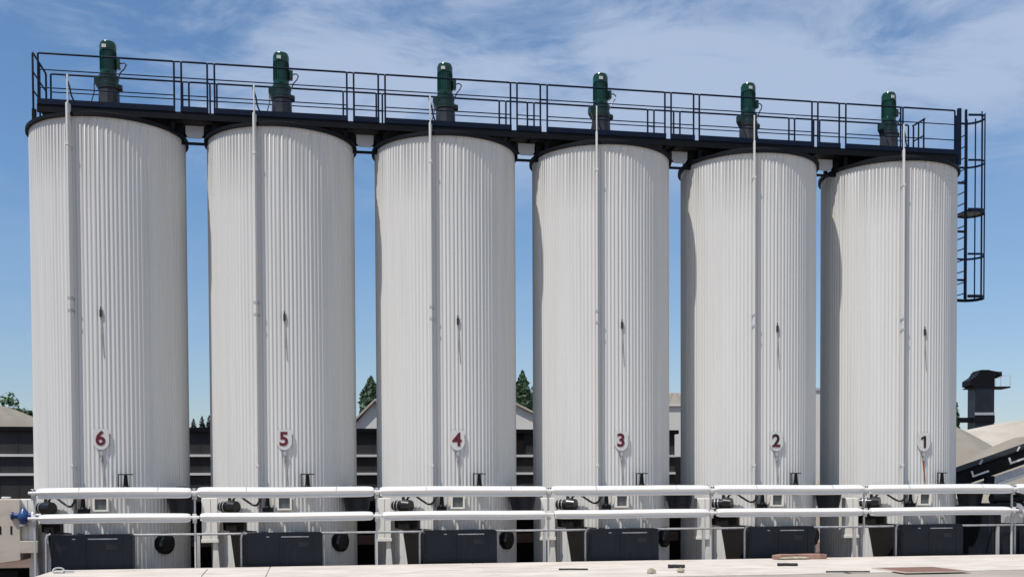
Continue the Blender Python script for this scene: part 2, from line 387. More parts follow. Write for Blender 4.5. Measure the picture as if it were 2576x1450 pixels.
# ------------------------------------------------------------------ drive motors on the silo tops
def make_motor():
    r = thing('drive_motor', 'm', 'motor', RW(0,0,9.98), ANG, 'drive motors on the silo tops')
    b = MB(); b.lathe([(0,0),(.25,0),(.25,.02),(.235,.03),(.215,.60),(.235,.62),(.235,.64),(0,.64)], seg=12); b.build('pedestal', 'gear', r, smooth=20)
    b = MB(); b.lathe([(0,.641),(.215,.641),(.22,.68),(.215,.74),(.20,.75),(.205,.82),(.215,.83),(.215,.90),(.17,.93),(0,.93)], (.0,0,0), 20)
    b.box(-.29,-.15,-.12,.09,.72,.86); b.prism([(-.29,.72),(-.15,.72),(-.15,.60),(-.21,.60)], -.12, .09); b.cyl((.2,0,.66),(.285,0,.66),.09,.07)
    b.build('gear_housing', 'geargreen', r)
    b = MB(); b.lathe([(0,.931),(.175,.931),(.175,1.01),(.162,1.02),(.160,1.42),(.176,1.43),(.178,1.56),(.15,1.63),(.06,1.655),(0,1.66)], (-.01,0,0), 28)
    for k in range(22):
        a = 2*PI*k/22; T = Matrix.Translation((-.01,0,0)) @ Matrix.Rotation(a,4,'Z'); b.box(.15,.178,-.004,.004,1.03,1.415,T)
    mo = b.build('motor_body', 'green', r)
    b = MB(); b.lathe([(0,1.657),(.05,1.657),(.05,1.675),(0,1.68)], (-.01,0,0), 16); b.build('lifting_cap', 'rail', mo)
    b = MB(); b.box(-.11,-.02,-.197,-.179,1.46,1.53); b.build('rating_plate', 'sign', mo)
    b = MB(); b.box(.165,.245,-.08,.08,1.08,1.27); b.build('terminal_box', 'green', r, .01)
    b = MB(); b.tube([(.245,0,1.2),(.32,0,1.22),(.37,-.02,1.17),(.33,-.05,1.07),(.25,-.08,.97),(.215,-.09,.86)], .014, 8); b.build('cable', 'rubber', r)
    b = MB(); b.tube([(-.29,-.12,.70),(-.27,-.2,.5),(-.33,-.24,.25),(-.38,-.25,.02)], .012, 8); b.build('breather_line', 'rubber', r)
    return r
mot = make_motor()
for i in range(6):
    o = mot if i == 0 else copy_tree(mot)
    o.location = RW(P*i+.02, 0, 9.97); o.rotation_euler.z = ANG + [0,.06,-.05,.1,.2,.28][i]
    o['label'] = 'dark green drive motor on top of the silo with numeral ' + nums[i]

# ------------------------------------------------------------------ walkway
wk = thing('walkway', 'dark navy steel walkway with triple handrails running across the six silo tops', 'walkway', RW(0,0,9.9), ANG)
S0, S1, NF, NB = -1.33, 19.87, .60, -.60
def W(): return MB()
b = W(); b.box(S0, S1, -NF+.03, -NB-.03, .045, .07); b.build('deck_floor', 'grate', wk)
for n in (NF, NB):
    b = W(); b.box(S0, S1, -n-.03, -n+.03, -.06, .10); b.build('edge_beam', 'black', wk)
for k in range(19):
    x = S0+.3+k*1.15; b = W(); b.box(x-.03, x+.03, -NF+.032, -NB-.032, -.04, .043); b.build('cross_beam', 'black', wk)
def rail_panel(x0, x1, n, y0=None):
    """one welded handrail panel"""
    y = -n
    o = W().tube([(x0,y,.0),(x0,y,.6),(x0,y,1.14),(x0+.006,y,1.162),(x0+.03,y,1.17),((x0+x1)/2,y,1.17),(x1-.03,y,1.17),(x1-.006,y,1.162),(x1,y,1.14),(x1,y,.6),(x1,y,.0)], .021, 10).build('handrail_panel', 'navy', wk)
    for z in ((.83, .455) if n > 0 else (.775, .385)):
        W().cyl((x0, y, z), (x1, y, z), .0125, None, 10).build('middle_rail', 'navy', o)
    W().box(x0-.02, x1+.02, -n-.045, -n-.021, .102, .215).build('toe_board', 'navy', o)
    return o
fr = [(-1.30,1.45),(1.60,2.14),(2.29,5.12),(5.27,5.81),(5.96,8.79),(8.94,9.48),(9.64,12.44),(12.59,13.14),(13.28,16.10),(16.25,16.80),(16.97,18.37),(18.40,19.84)]
for a, c in fr[:-2]: rail_panel(a, c, NF)
rail_panel(16.97, 18.40, NF); rail_panel(18.46, 19.84, NF)
for a, c in [(-1.30,1.50),(1.64,2.10),(2.25,5.08),(5.33,5.84),(5.98,8.74),(8.90,9.42),(9.58,12.40),(12.56,13.06),(13.22,16.06),(16.21,16.72),(16.88,19.30)]: rail_panel(a, c, NB)
for n, ls in ((NF, fr[:-2]+[(16.97,18.40),(18.46,19.84)]), (NB, [(-1.30,1.50),(1.64,2.10),(2.25,5.08),(5.33,5.84),(5.98,8.74),(8.90,9.42),(9.58,12.40),(12.56,13.06),(13.22,16.06),(16.21,16.72),(16.88,19.30)])):
    for (a, c), (d, e) in zip(ls, ls[1:]):
        for z, q in ((.83 if n > 0 else .775, .02), (1.168, .019)):
            W().cyl((c+.015, -n, z), (d-.015, -n, z), q, None, 8).build('rail_joiner', 'navy', wk)
# end panels across the walkway
def end_panel(x, n0, n1, top=1.17):
    m = (n0+n1)/2
    o = W().tube([(x,-n0,0),(x,-n0,top*.5),(x,-n0,top-.03),(x,-n0+.04,top),(x,-m,top),(x,-n1-.04,top),(x,-n1,top-.03),(x,-n1,top*.5),(x,-n1,0)], .022, 10).build('handrail_panel', 'navy', wk)
    W().cyl((x,-m,0),(x,-m,top),.02,None,8).build('post', 'navy', o)
    for z in (top*.66, top*.33):
        W().cyl((x, -n0, z), (x, -n1, z), .017, None, 10).build('middle_rail', 'navy', o)
end_panel(-1.40, .62, -.60)
end_panel(19.44, -.60, -.12)
b = W(); b.box(19.90, 19.985, -.66, -.58, -.15, 1.22); b.build('gate_post', 'navy', wk, .006)
# links between neighbouring silos, under the deck
for i in range(5):
    s = P*(i+.5)
    b = W(); b.box(s-.29, s+.29, -.36, -.29, -.50, -.455); b.build('link_beam', 'black', wk)
    b = W(); b.prism([(s-.19,-.10),(s+.19,-.10),(s+.19,-.28),(s+.13,-.37),(s-.13,-.37),(s-.19,-.28)], -.345, -.335); b.build('gusset_plate', 'plate', wk)
    for q in (-1, 1):
        b = W(); b.prism([(s+q*.237,-.061),(s+q*.42,-.061),(s+q*.30,-.452),(s+q*.22,-.452),(s+q*.237,-.32)], -.36, -.30); b.build('link_strut', 'black', wk)
# ------------------------------------------------------------------ caged ladder at the right end
ld = thing('caged_ladder', 'dark steel ladder in a hooped safety cage at the right end of the walkway', 'ladder', RW(sz(2414, 400, 0)[0]-.03, 0, 6.0), ANG)
CX = sz(2472, 400, 0)[0]-sz(2414, 400, 0)[0]+.03-.31
zt = sz(2440, 290, 0)[1]-6; zb = sz(2440, 752, 0)[1]-6
for n in (-.23, .23):
    MB().box(.03, .075, n-.025, n+.025, zb-.05, zt+.05).build('ladder_rail', 'navy', ld)
for k in range(15):
    z = zb+.1+k*.28
    if z < zt: MB().cyl((.05,-.21,z),(.05,.21,z),.014).build('rung', 'navy', ld)
for z in (zb+.4, zb+1.6, zb+2.8):
    MB().box(-.30,.03,-.25,-.21,z,z+.05).build('wall_bracket', 'navy', ld); MB().box(-.30,.03,.21,.25,z,z+.05).build('wall_bracket', 'navy', ld)
def hoop(z, h, m='navy'):
    pts = [(.08,-.30)]+[(CX+.31*math.sin(PI*t/12), -.34*math.cos(PI*t/12)) for t in range(13)]+[(.08,.30)]
    b = MB()
    for (xa,ya),(xb,yb) in zip(pts, pts[1:]):
        d = Vector((xb-xa, yb-ya, 0)); L = d.length; a = math.atan2(d.y, d.x)
        b.box(-.004, L+.004, -.006, .006, -h/2, h/2, Matrix.Translation((xa,ya,z)) @ Matrix.Rotation(a,4,'Z'))
    return b.build('cage_hoop', m, ld)
for y, h in ((300,.055),(412,.05),(536,.10),(645,.05),(750,.075)):
    hoop(sz(2440, y, 0)[1]-6, h)
for t in (1,3.5,6,8.5,11):
    x, y = CX+.298*math.sin(PI*t/12), -.328*math.cos(PI*t/12)
    MB().box(x-.012,x+.012,y-.012,y+.012,zb,zt).build('cage_bar', 'navy', ld)
b = MB(); zz = sz(2440, 536, 0)[1]-6
b.prism([(.09,-.25),(CX,-.32),(CX+.22,-.22),(CX+.3,0),(CX+.22,.22),(CX,.32),(.09,.25)], zz-.02, zz+.02, Matrix(((1,0,0,0),(0,0,1,0),(0,1,0,0),(0,0,0,1)))); b.build('cage_floor', 'gear', ld)

# ------------------------------------------------------------------ guard rail
gr = thing('guard_rail', 'white two-beam steel guard rail running in front of the whole silo row', 'guard rail', RW(0, 2.3, 0), ANG)
def beam(x0, x1, z0, z1):
    h = z1-z0
    #       y (towards street negative), z as a share of the height
    prof = [(.03,1.0),(-.02,.985),(-.065,.88),(-.110,.70),(-.128,.615),(-.130,.585),(-.118,.55),(-.070,.44),(-.062,.34),(-.066,.24),(-.088,.13),(-.086,.07),(-.05,0),(.03,.02)]
    b = MB(); L = x1-x0
    st = [(0,.62),(.02,.82),(.07,.95),(.18,1),(L*.3,1.02),(L*.5,1),(L*.72,1.015),(L-.18,1),(L-.07,.95),(L-.02,.82),(L,.62)]
    rings = []
    for x, k in st:
        w = .006*math.sin(x*1.7+x0)
        rings.append([b.bm.verts.new((x0+x, y*min(1,k+.25), z0+h*.56+(q-.56)*h*k+w)) for y, q in prof])
    for a, c in zip(rings, rings[1:]):
        for i in range(len(prof)):
            j = (i+1) % len(prof); b.bm.faces.new((a[i], c[i], c[j], a[j]))
    b.bm.faces.new(rings[0]); b.bm.faces.new(rings[-1][::-1])
    return b
def beam_band(x, z0, z1):
    h = z1-z0; b = MB()
    pr = [(-.024,.99),(-.069,.885),(-.114,.70),(-.132,.615),(-.134,.58)]
    A = [b.bm.verts.new((x, y, z0+h*q)) for y, q in pr]; B = [b.bm.verts.new((x+.014, y, z0+h*q)) for y, q in pr]
    for i in range(len(pr)-1): b.bm.faces.new((A[i], A[i+1], B[i+1], B[i]))
    return b
J = [-1.14+.0, 1.93, 5.60, 9.27, 12.94, 16.60, 20.32, 24.0]
for k in range(len(J)-1):
    a, c = J[k]+.06, J[k+1]-.06
    ub = beam(a, c, 1.725, 1.945).build('upper_beam', 'rail', gr, smooth=50)
    for q in (.27, .78): beam_band(a+(c-a)*q, 1.727, 1.95).build('band', 'zinc', ub)
    if k < 6: beam(a+(.05 if k else .04), c-.02, 1.235, 1.425).build('lower_beam', 'rail', gr, smooth=50)
for k, s in enumerate(J):
    po = MB().box(s-.018, s+.018, .03, .07, 0, 1.90).build('post', 'plate', gr, .004)
    MB().box(s-.045, s+.045, -.02, .029, 1.70, 1.90).build('joint_bracket', 'zinc', po, .006)
    b = MB(); b.box(s-.04, s+.04, -.06, -.021, 1.78, 1.92); b.cyl((s-.085,-.06,1.84),(s+.085,-.06,1.84),.032); b.build('joint_clip', 'rail', po, .008)
    if k < 7:
        MB().box(s-.04, s+.04, -.02, .029, 1.22, 1.39).build('joint_bracket', 'zinc', po, .006)
        b = MB(); b.box(s-.04, s+.04, -.06, -.021, 1.28, 1.41); b.cyl((s-.10,-.06,1.34),(s+.10,-.06,1.34),.03); b.build('joint_clip', 'rail', po, .008)
    for q in (-.035, .035):
        MB().cyl((s+q*.7,-.075,1.90),(s+q*.7,-.02,1.90),.014,None,8).build('bolt', 'black', po)

# ------------------------------------------------------------------ slate cabinets
def make_cabinet():
    r = thing('cabinet', 'c', 'cabinet', RW(0,1.75,0), ANG, 'slate cabinets at the feet of the silos')
    b = MB(); b.prism([(-.76,0),(.80,0),(.80,.97),(.76,1.0),(.3,1.005),(-.3,.995),(-.74,1.0),(-.76,.97)], -.27, .12); b.build('cabinet_body', 'slate', r, .012)
    b = MB(); b.box(-.05,.52,-.292,-.271,.90,.925); b.build('handle', 'zinc', r, .005)
    b = MB(); b.box(-.35,-.29,-.285,-.271,.905,.925); b.build('latch', 'zinc', r)
    b = MB(); b.box(.62,.795,-.278,-.2715,.05,.94); b.build('side_panel', 'slate', r, .004)
    for x in (-.735,-.09): MB().box(x,x+.006,-.2735,-.2705,.04,.88).build('door_seam', 'black', r)
    for z in (.18,.72): MB().cyl((-.715,-.285,z),(-.715,-.285,z+.09),.012,None,8).build('hinge', 'gear', r)
    MB().box(.30,.50,-.2765,-.2715,.70,.80).build('name_plate', 'gear', r)
    b = MB(); b.tube([(-.86,-.2,0),(-.86,-.2,.9),(-.84,-.2,.985),(-.77,-.2,1.02)], .024, 10); b.build('frame_tube', 'zinc', r)
    return r
cab = make_cabinet()
for i in range(6):
    o = cab if i == 0 else copy_tree(cab)
    o.location = RW(P*i+[-.13,.0,.02,-.03,-.02,.0][i], 1.78, [0,.0,.01,.0,.01,.02][i])
    o['label'] = 'low dark slate cabinet at the foot of the silo with numeral ' + nums[i]

# ------------------------------------------------------------------ cream boxes on posts, between the silos
def make_box():
    r = thing('utility_box', 'u', 'utility box', RW(0,1.1,0), ANG, 'cream boxes in the gaps between the silos')
    b = MB(); b.box(-.165,.165,-.10,.10,.82,1.70); b.build('box_body', 'cream', r, .012)
    b = MB(); b.box(-.18,.18,-.115,.115,.75,.819); b.build('base_flange', 'cream', r, .006)
    b = MB(); b.prism([(.065,.749),(.15,.749),(.21,0),(.045,0)], -.06, .06); b.build('stand', 'cream', r)
    b = MB(); b.box(.02,.026,-.104,-.1005,.84,1.68); b.build('door_seam', 'gear', r)
    return r
bx = make_box()
gaps = ['left of the silo with numeral 6', 'between the silos with numerals 6 and 5', 'between the silos with numerals 5 and 4', 'between the silos with numerals 4 and 3', 'between the silos with numerals 3 and 2', 'between the silos with numerals 2 and 1']
for i in range(6):
    o = bx if i == 0 else copy_tree(bx)
    o.location = RW(2.13+P*(i-1)+(.02 if i == 0 else 0), 1.1, [.02,.02,.0,-.02,-.05,-.06][i])
    o['label'] = 'cream upright box on a tapered stand ' + gaps[i]

# conduit along the row, tie beams and black shade panels in the gaps
cd = thing('conduit', 'thin pale steel conduit running low along the fronts of the silos', 'pipe', RW(0,1.68,.97), ANG)
MB().cyl((-.3,0,0),(22.4,0,0),.026,None,10).build('conduit_pipe', 'zinc', cd)
for i in range(1, 7):
    MB().box(P*(i-.5)-.03+.1, P*(i-.5)+.03+.1, -.03, .03, -.97, -.027).build('conduit_post', 'plate', cd)
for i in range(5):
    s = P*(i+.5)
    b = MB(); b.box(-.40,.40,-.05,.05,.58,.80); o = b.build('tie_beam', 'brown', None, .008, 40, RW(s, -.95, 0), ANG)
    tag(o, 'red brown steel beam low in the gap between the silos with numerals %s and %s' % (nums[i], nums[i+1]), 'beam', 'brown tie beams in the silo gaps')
    b = MB(); b.box(-.62,.62,-.03,.03,0,1.62); o = b.build('shade_panel', 'dark_fill', None, .005, 40, RW(s+.1, -1.62, 0), ANG)  # black panel added in place of the shade behind the silos
    tag(o, 'black panel standing in for the shade behind the brown beam between numerals %s and %s' % (nums[i], nums[i+1]), 'dark_fill', 'black shade panels behind the silo gaps')

# ------------------------------------------------------------------ dark hall behind the silos
hl = thing('storage_hall', 'long low dark grey hall with two white rails along it behind the silos', 'hall', RW(0,-8,0), ANG)
zt = sz(700, 1076, -8)[1]; z1 = sz(700, 1145, -8)[1]; z2 = sz(700, 1191, -8)[1]
HA, HB = -9.0, 15.6
b = MB(); b.box(HA, HB, .0, 5, 0, zt-.12); x = HA+.1
while x < HB-.1:
    b.box(x, x+.03, -.008, .01, .01, z2-.05); b.box(x, x+.03, -.008, .01, z2+.05, z1-.05); b.box(x, x+.03, -.008, .01, z1+.05, zt-.14); x += .5
b.build('hall_wall', 'hall', hl)
b = MB(); b.box(HA-.1, HB+.1, -.12, 5.1, zt-.119, zt); b.build('roof_edge', 'black', hl)
for z in (z1, z2):
    b = MB(); b.box(HA, HB, -.09, -.002, z-.035, z+.035); b.build('wall_rail', 'rail', hl)
for s in (-2.6, 2.35, 6.75, 10.6, 14.9):
    b = MB(); b.box(s-.14, s+.14, -.05, -.002, z1+.04, zt-.125); b.build('door_recess', 'dark_fill', hl)

# beige tank body at the left edge, with its blue valve on the box beside it
sb, _ = sz(52, 1300, 1.3)
tk = thing('container', 'beige container body with two dark slots at the left edge of the yard', 'container', RW(sb,1.3,0), ANG)
b = MB(); b.prism([(-3.5,.25),(-1.2,.30),(0,.46),(0,1.70),(-.02,1.72),(-3.5,1.72)], -.05, 1.2); b.build('container_body', 'beige', tk, .02)
for x in (-.40,-.19):
    b = MB(); b.box(x, x+.035, -.056, -.051, 1.0, 1.17); b.build('slot', 'dark_fill', tk)
for x0, x1 in ((-.75,-.42),(-.36,-.20)):
    b = MB(); b.box(x0, x1, -.03, .1, 1.721, 1.77); b.build('lid_block', 'rail', tk, .01)
b = MB(); b.box(-3.4,-.1,.05,1.1,0,.24); b.build('container_base', 'dark_fill', tk)
sv, zv = sz(57, 1296, 1.35)
vl = thing('blue_valve', 'small blue valve with a pointed cap beside the left cream box', 'valve', RW(sv,1.35,zv), ANG)
b = MB(); b.cyl((-.19,0,0),(.19,0,0),.055,None,14); b.lathe([(0,-.17),(.06,-.15),(.11,-.08),(.12,.0),(.10,.05),(.05,.13),(.02,.17),(0,.175)], (.02,0,0), 20); b.build('valve_body', 'blue', vl)
for x in (-.2,.2):
    b = MB(); b.cyl((x-.018,0,0),(x+.018,0,0),.085,None,16); b.build('flange', 'blue' if x < 0 else 'rail', vl)
b = MB(); b.cyl((.2,0,0),(.36,0,0),.04); b.box(-.05,.05,-.04,.16,-.22,-.17); b.build('valve_pipe', 'zinc', vl)
s_, z_ = sz(70, 1376, 1.5)
b = MB(); b.box(-.17,.17,-.06,.06,-.12,.13); o = b.build('tie_beam', 'beige', None, .008, 40, RW(s_,1.35,z_), ANG); tag(o, 'short tan beam below the left cream box beside the container', 'beam')

# ------------------------------------------------------------------ right end: skip, pump, junction box, hose
nk = thing('steel_skip', 'dark navy steel skip beside the foot of the silo with numeral 1', 'skip', RW(20.2,1.35,0), ANG)
b = MB(); b.box(0,3.2,-.25,1.2,0,1.42); b.build('skip_body', 'slate', nk, .02)
for x in (.02,.75,1.9,3.1):
    b = MB(); b.box(x,x+.07,-.30,-.252,0,1.40); b.build('skip_rib', 'slate', nk)
b = MB(); b.box(-.06,3.26,-.32,1.26,1.421,1.48); b.build('skip_rim', 'black', nk, .01)
pm = thing('pump', 'black pump set standing on top of the navy skip', 'pump', RW(20.75,1.5,1.481), ANG)
b = MB(); b.cyl((-.45,0,.12),(.35,0,.12),.12,None,18); b.cyl((.35,0,.14),(.62,0,.14),.09,None,14); b.box(-.40,.5,-.14,.14,0,.03); b.build('pump_body', 'black', pm)
b = MB(); b.lathe([(.0,.2),(.17,.2),(.17,.40),(.12,.44),(0,.45)], (.12,0,0), 18); b.build('pump_head', 'black', pm)
b = MB(); b.tube([(.6,0,.16),(.8,-.05,.14),(.95,-.12,.02),(1.02,-.2,-.25)], .05, 10); b.build('outlet_pipe', 'gear', pm)
sj, _ = sz(2534, 1300, 1.75)
jb = thing('junction_box', 'grey junction box on a thin post in front of the navy skip', 'junction box', RW(sj,1.95,0), ANG)
b = MB(); b.box(-.24,.24,-.08,.10,1.03,1.30); b.build('box_body', 'plate', jb, .012)
b = MB(); b.prism([(-.27,1.301),(.27,1.301),(.24,1.34),(-.2,1.345)], -.1, .12); b.build('box_lid', 'plate', jb, .005)
b = MB(); b.box(.04,.075,-.02,.02,0,1.029); b.build('post', 'plate', jb)
b = MB(); b.box(-.05,-.044,-.084,-.0805,1.05,1.28); b.build('door_seam', 'gear', jb)
hs = thing('white_hose', 'thick white hose curling down from the right end of the guard rail', 'hose', RW(20.42,2.12,0), ANG)
b = MB(); b.tube([(.02,0,1.46),(.14,-.06,1.44),(.24,-.09,1.34),(.32,-.08,1.18),(.42,-.02,1.06),(.58,.03,.98),(.8,.05,.72),(.86,.05,.35),(.86,.05,.05)], .055, 12); b.build('hose_body', 'rail', hs)
b = MB(); b.cyl((-.02,0,1.47),(.07,-.02,1.455),.075,None,14); b.build('hose_coupling', 'gear', hs)

# ------------------------------------------------------------------ loading conveyor
x0, z0 = far(2408, 1214, 31.0); x1, z1 = far(2600, 1138, 32.0)
cv = thing('conveyor', 'black loading conveyor rising to the right in front of the sand piles', 'conveyor', (x0,31.0,0), 0)
dx, dz = x1-x0, z1-z0; L = math.hypot(dx, dz)*2.2; a = math.atan2(dz, dx)
T = Matrix.Translation((-.1,0,z0)) @ Matrix.Rotation(R(5),4,'Z') @ Matrix.Rotation(-a,4,'Y')
b = MB(); b.box(0,L,0,.9,-.16,.22,T); b.box(-.05,.3,-.02,.92,-.30,.16,T); b.build('conveyor_trough', 'black', cv, .02)
b = MB(); b.box(.2,L,-.03,.93,.23,.27,T); b.build('belt', 'dark_fill', cv)
b = MB(); b.box(.3,L,-.10,-.04,-.40,-.20,T); b.build('side_frame', 'zinc', cv)
b = MB(); b.box(.9,L,-.16,-.11,-.46,-.41,T); b.build('frame_rail', 'cream', cv)
for k in range(5):
    x = .55+k*1.15; b = MB(); b.box(x,x+.05,-.06,-.03,-.02,.16,T); b.box(x+.051,x+.5,-.06,-.03,-.02,.03,T); b.build('idler_bracket', 'cream', cv)
    b = MB(); b.cyl(T@Vector((x+.3,-.05,.26)), T@Vector((x+.42,-.05,.36)), .03); b.build('guard_clip', 'zinc', cv)
for x in (1.4,3.6):
    p = T@Vector((x,.4,-.3)); b = MB(); b.box(p.x-.06,p.x+.06,p.y-.06,p.y+.06,0,p.z); b.build('conveyor_leg', 'black', cv)
b = MB(); p = T@Vector((.9,0,-.2)); b.box(p.x-.1,p.x+.15,-.2,-.05,p.z-.4,p.z+.1); b.build('drive_box', 'black', cv, .02)

# ------------------------------------------------------------------ elevator tower
Z = 62.0
xa, zt = far(2444, 932, Z); xb, _ = far(2492, 932, Z); zs = far(2468, 975, Z)[1]; zb = far(2468, 1050, Z)[1]
tw = thing('elevator_tower', 'dark steel bucket elevator tower rising behind the sand piles', 'tower', ((xa+xb)/2, Z, 0), 0)
w = (xb-xa)/2
b = MB(); b.box(-w,w,-.5,.5,0,zs); b.build('shaft', 'slate', tw)
b = MB(); b.prism([(-w-.05,zs+.001),(w,zs+.001),(w,zs+.55),(w+.2,zs+.75),(w+.28,zt-.12),(w-.15,zt-.05),(w-.35,zt),(-w+.3,zt),(-w+.05,zt-.35),(-w-.3,zs+.38),(-w-.3,zs+.1)], -.55, .55); b.build('elevator_head', 'black', tw)
b = MB(); b.cyl((w+.15,-.2,zt-.3),(w+.48,-.2,zt-.22),.16); b.box(w+.36,w+.5,-.3,.3,zt-.35,zt-.08); b.build('head_motor', 'black', tw)
b = MB(); b.box(w+.001,w+.85,-.6,.6,zs-.05,zs+.03); b.box(-w-.25,-w-.001,-.6,.6,zs-.05,zs); pf = b.build('platform', 'black', tw)
b = MB()
for y in (-.58,.58): b.tube([(w+.03,y,zs+.03),(w+.03,y,zs+.45),(w+.45,y,zs+.62),(w+.83,y,zs+.62),(w+.83,y,zs+.03)], .018, 6)
b.build('platform_rail', 'plate', pf)
b = MB(); b.tube([(-w-.2,-.4,zs+.4),(-w-.2,-.4,zs+.75),(-w+.05,-.4,zt-.2)], .02, 6); b.build('head_rail', 'black', tw)
b = MB(); b.box(-w-.02,w+.02,-.54,-.501,zb+.12,zb+.26); b.build('shaft_band', 'zinc', tw)
b = MB(); xq, zq = far(2403, 1058, Z); b.box(xq-(xa+xb)/2,-w-.002,-.3,.3,zb-.25,zb); b.box(-w-.01,w+.01,-.56,-.5015,zb-.3,zb+.1); b.build('feed_chute', 'black', tw)

# ------------------------------------------------------------------ stockpiles
def pile(label, cx, cy, rad, h, m, seed, ridge=(1,1)):
    rnd = random.Random(seed); b = MB(); nr, na = 26, 72; ph = [rnd.uniform(0,6.28) for _ in range(6)]
    rings = [[b.bm.verts.new((0,0,h*.985))]]
    for i in range(1, nr+1):
        q = i/nr; ring = []
        for k in range(na):
            t = 2*PI*k/na
            rr = rad*q*(1+.10*math.sin(2*t+ph[0])+.06*math.sin(3*t+ph[1])+.03*math.sin(7*t+ph[2]))
            z = h*(1-q**1.25)*(1+.04*math.sin(5*t+ph[3]+q*4)*q)+.05*math.sin(11*t+ph[4]+9*q)*(1-q)
            z = min(z, h*.985)
            ring.append(b.bm.verts.new((rr*ridge[0]*math.cos(t), rr*ridge[1]*math.sin(t), max(z,0)-.02)))
        rings.append(ring)
    for k in range(na): b.bm.faces.new((rings[0][0], rings[1][k], rings[1][(k+1) % na]))
    for a, c in zip(rings[1:], rings[2:]):
        for k in range(na):
            l = (k+1) % na; b.bm.faces.new((a[k], c[k], c[l], a[l]))
    o = b.build('stockpile', m, None, smooth=80, loc=(cx, cy, 0)); tag(o, label, 'stockpile', 'heaps of sand and gravel behind the silos'); return o
x, z = far(2590, 1053, 54); pile('pale sunlit sand heap at the foot of the elevator tower', x, 54, 13, z, 'sand', 1, (1.3,.8))
x, z = far(2345, 1052, 44); pile('taupe gravel heap just right of the silo with numeral 1', x, 44, 7.5, z, 'taupe', 2)
x, z = far(2590, 1092, 40); pile('taupe gravel heap behind the conveyor at the right edge', x, 40, 6.5, z, 'taupe', 3)
x, z = far(-30, 1012, 52); pile('taupe gravel heap under the trees at the left edge', x, 52, 9, z, 'taupe', 4, (1.1,.8))
x, z = far(1695, 982, 56); pile('brown gravel heap seen between the silos with numerals 3 and 2', x, 56, 7, z, 'taupe', 5, (1,.8))

# ------------------------------------------------------------------ pale buildings far behind the gaps
def house(label, xl, xr, ytop, yeave, Z, apex, depth=5):
    a, ze = far(xl, yeave, Z); c, _ = far(xr, yeave, Z); p, zt = far(apex, ytop, Z)
    r = thing('outbuilding', label, 'building', ((a+c)/2, Z, 0), 0, 'pale outbuildings behind the silos'); m = (a+c)/2
    b = MB(); b.prism([(a-m,0),(c-m,0),(c-m,ze),(p-m,zt-.06),(a-m,ze)], 0, depth); b.build('wall', 'render', r)
    b = MB(); b.prism([(a-m-.15,ze-.04),(p-m,zt-.059),(c-m+.15,ze-.04),(c-m+.15,ze+.05),(p-m,zt+.04),(a-m-.15,ze+.05)], -.2, depth+.2); b.build('roof', 'sand', r)
    b = MB(); b.box(-.5,.5,-.03,-.001,0,2.1); b.build('door', 'hall', r)
house('pale gabled shed seen between the silos with numerals 5 and 4', 893, 1000, 1004, 1066, 47, 945)
house('pale gabled shed seen between the silos with numerals 4 and 3', 1150, 1360, 985, 1052, 49, 1240)
a, zt = far(1660, 1015, 46); c, _ = far(1760, 1015, 46)
r = thing('outbuilding', 'pale flat-roofed block seen between the silos with numerals 3 and 2', 'building', ((a+c)/2, 46, 0), 0, 'pale outbuildings behind the silos')
b = MB(); b.box(-(c-a)/2,(c-a)/2,0,5,0,zt-.1); b.build('wall', 'render', r)
b = MB(); b.box(-(c-a)/2-.1,(c-a)/2+.1,-.1,5.1,zt-.099,zt); b.build('roof', 'render', r)
b = MB(); b.box(-.4,.1,-.03,-.001,1.2,3.2); b.build('window', 'dark_fill', r)
a, zt = far(2040, 975, 44); c, _ = far(2085, 975, 44)
r = thing('outbuilding', 'slim pale tower block glimpsed between the silos with numerals 2 and 1', 'building', ((a+c)/2, 44, 0), 0, 'pale outbuildings behind the silos')
b = MB(); b.box(-(c-a)/2,(c-a)/2,0,2,0,zt-.1); b.build('wall', 'render', r)
b = MB(); b.box(-(c-a)/2-.06,(c-a)/2+.06,-.06,2.06,zt-.099,zt); b.build('roof', 'plate', r)

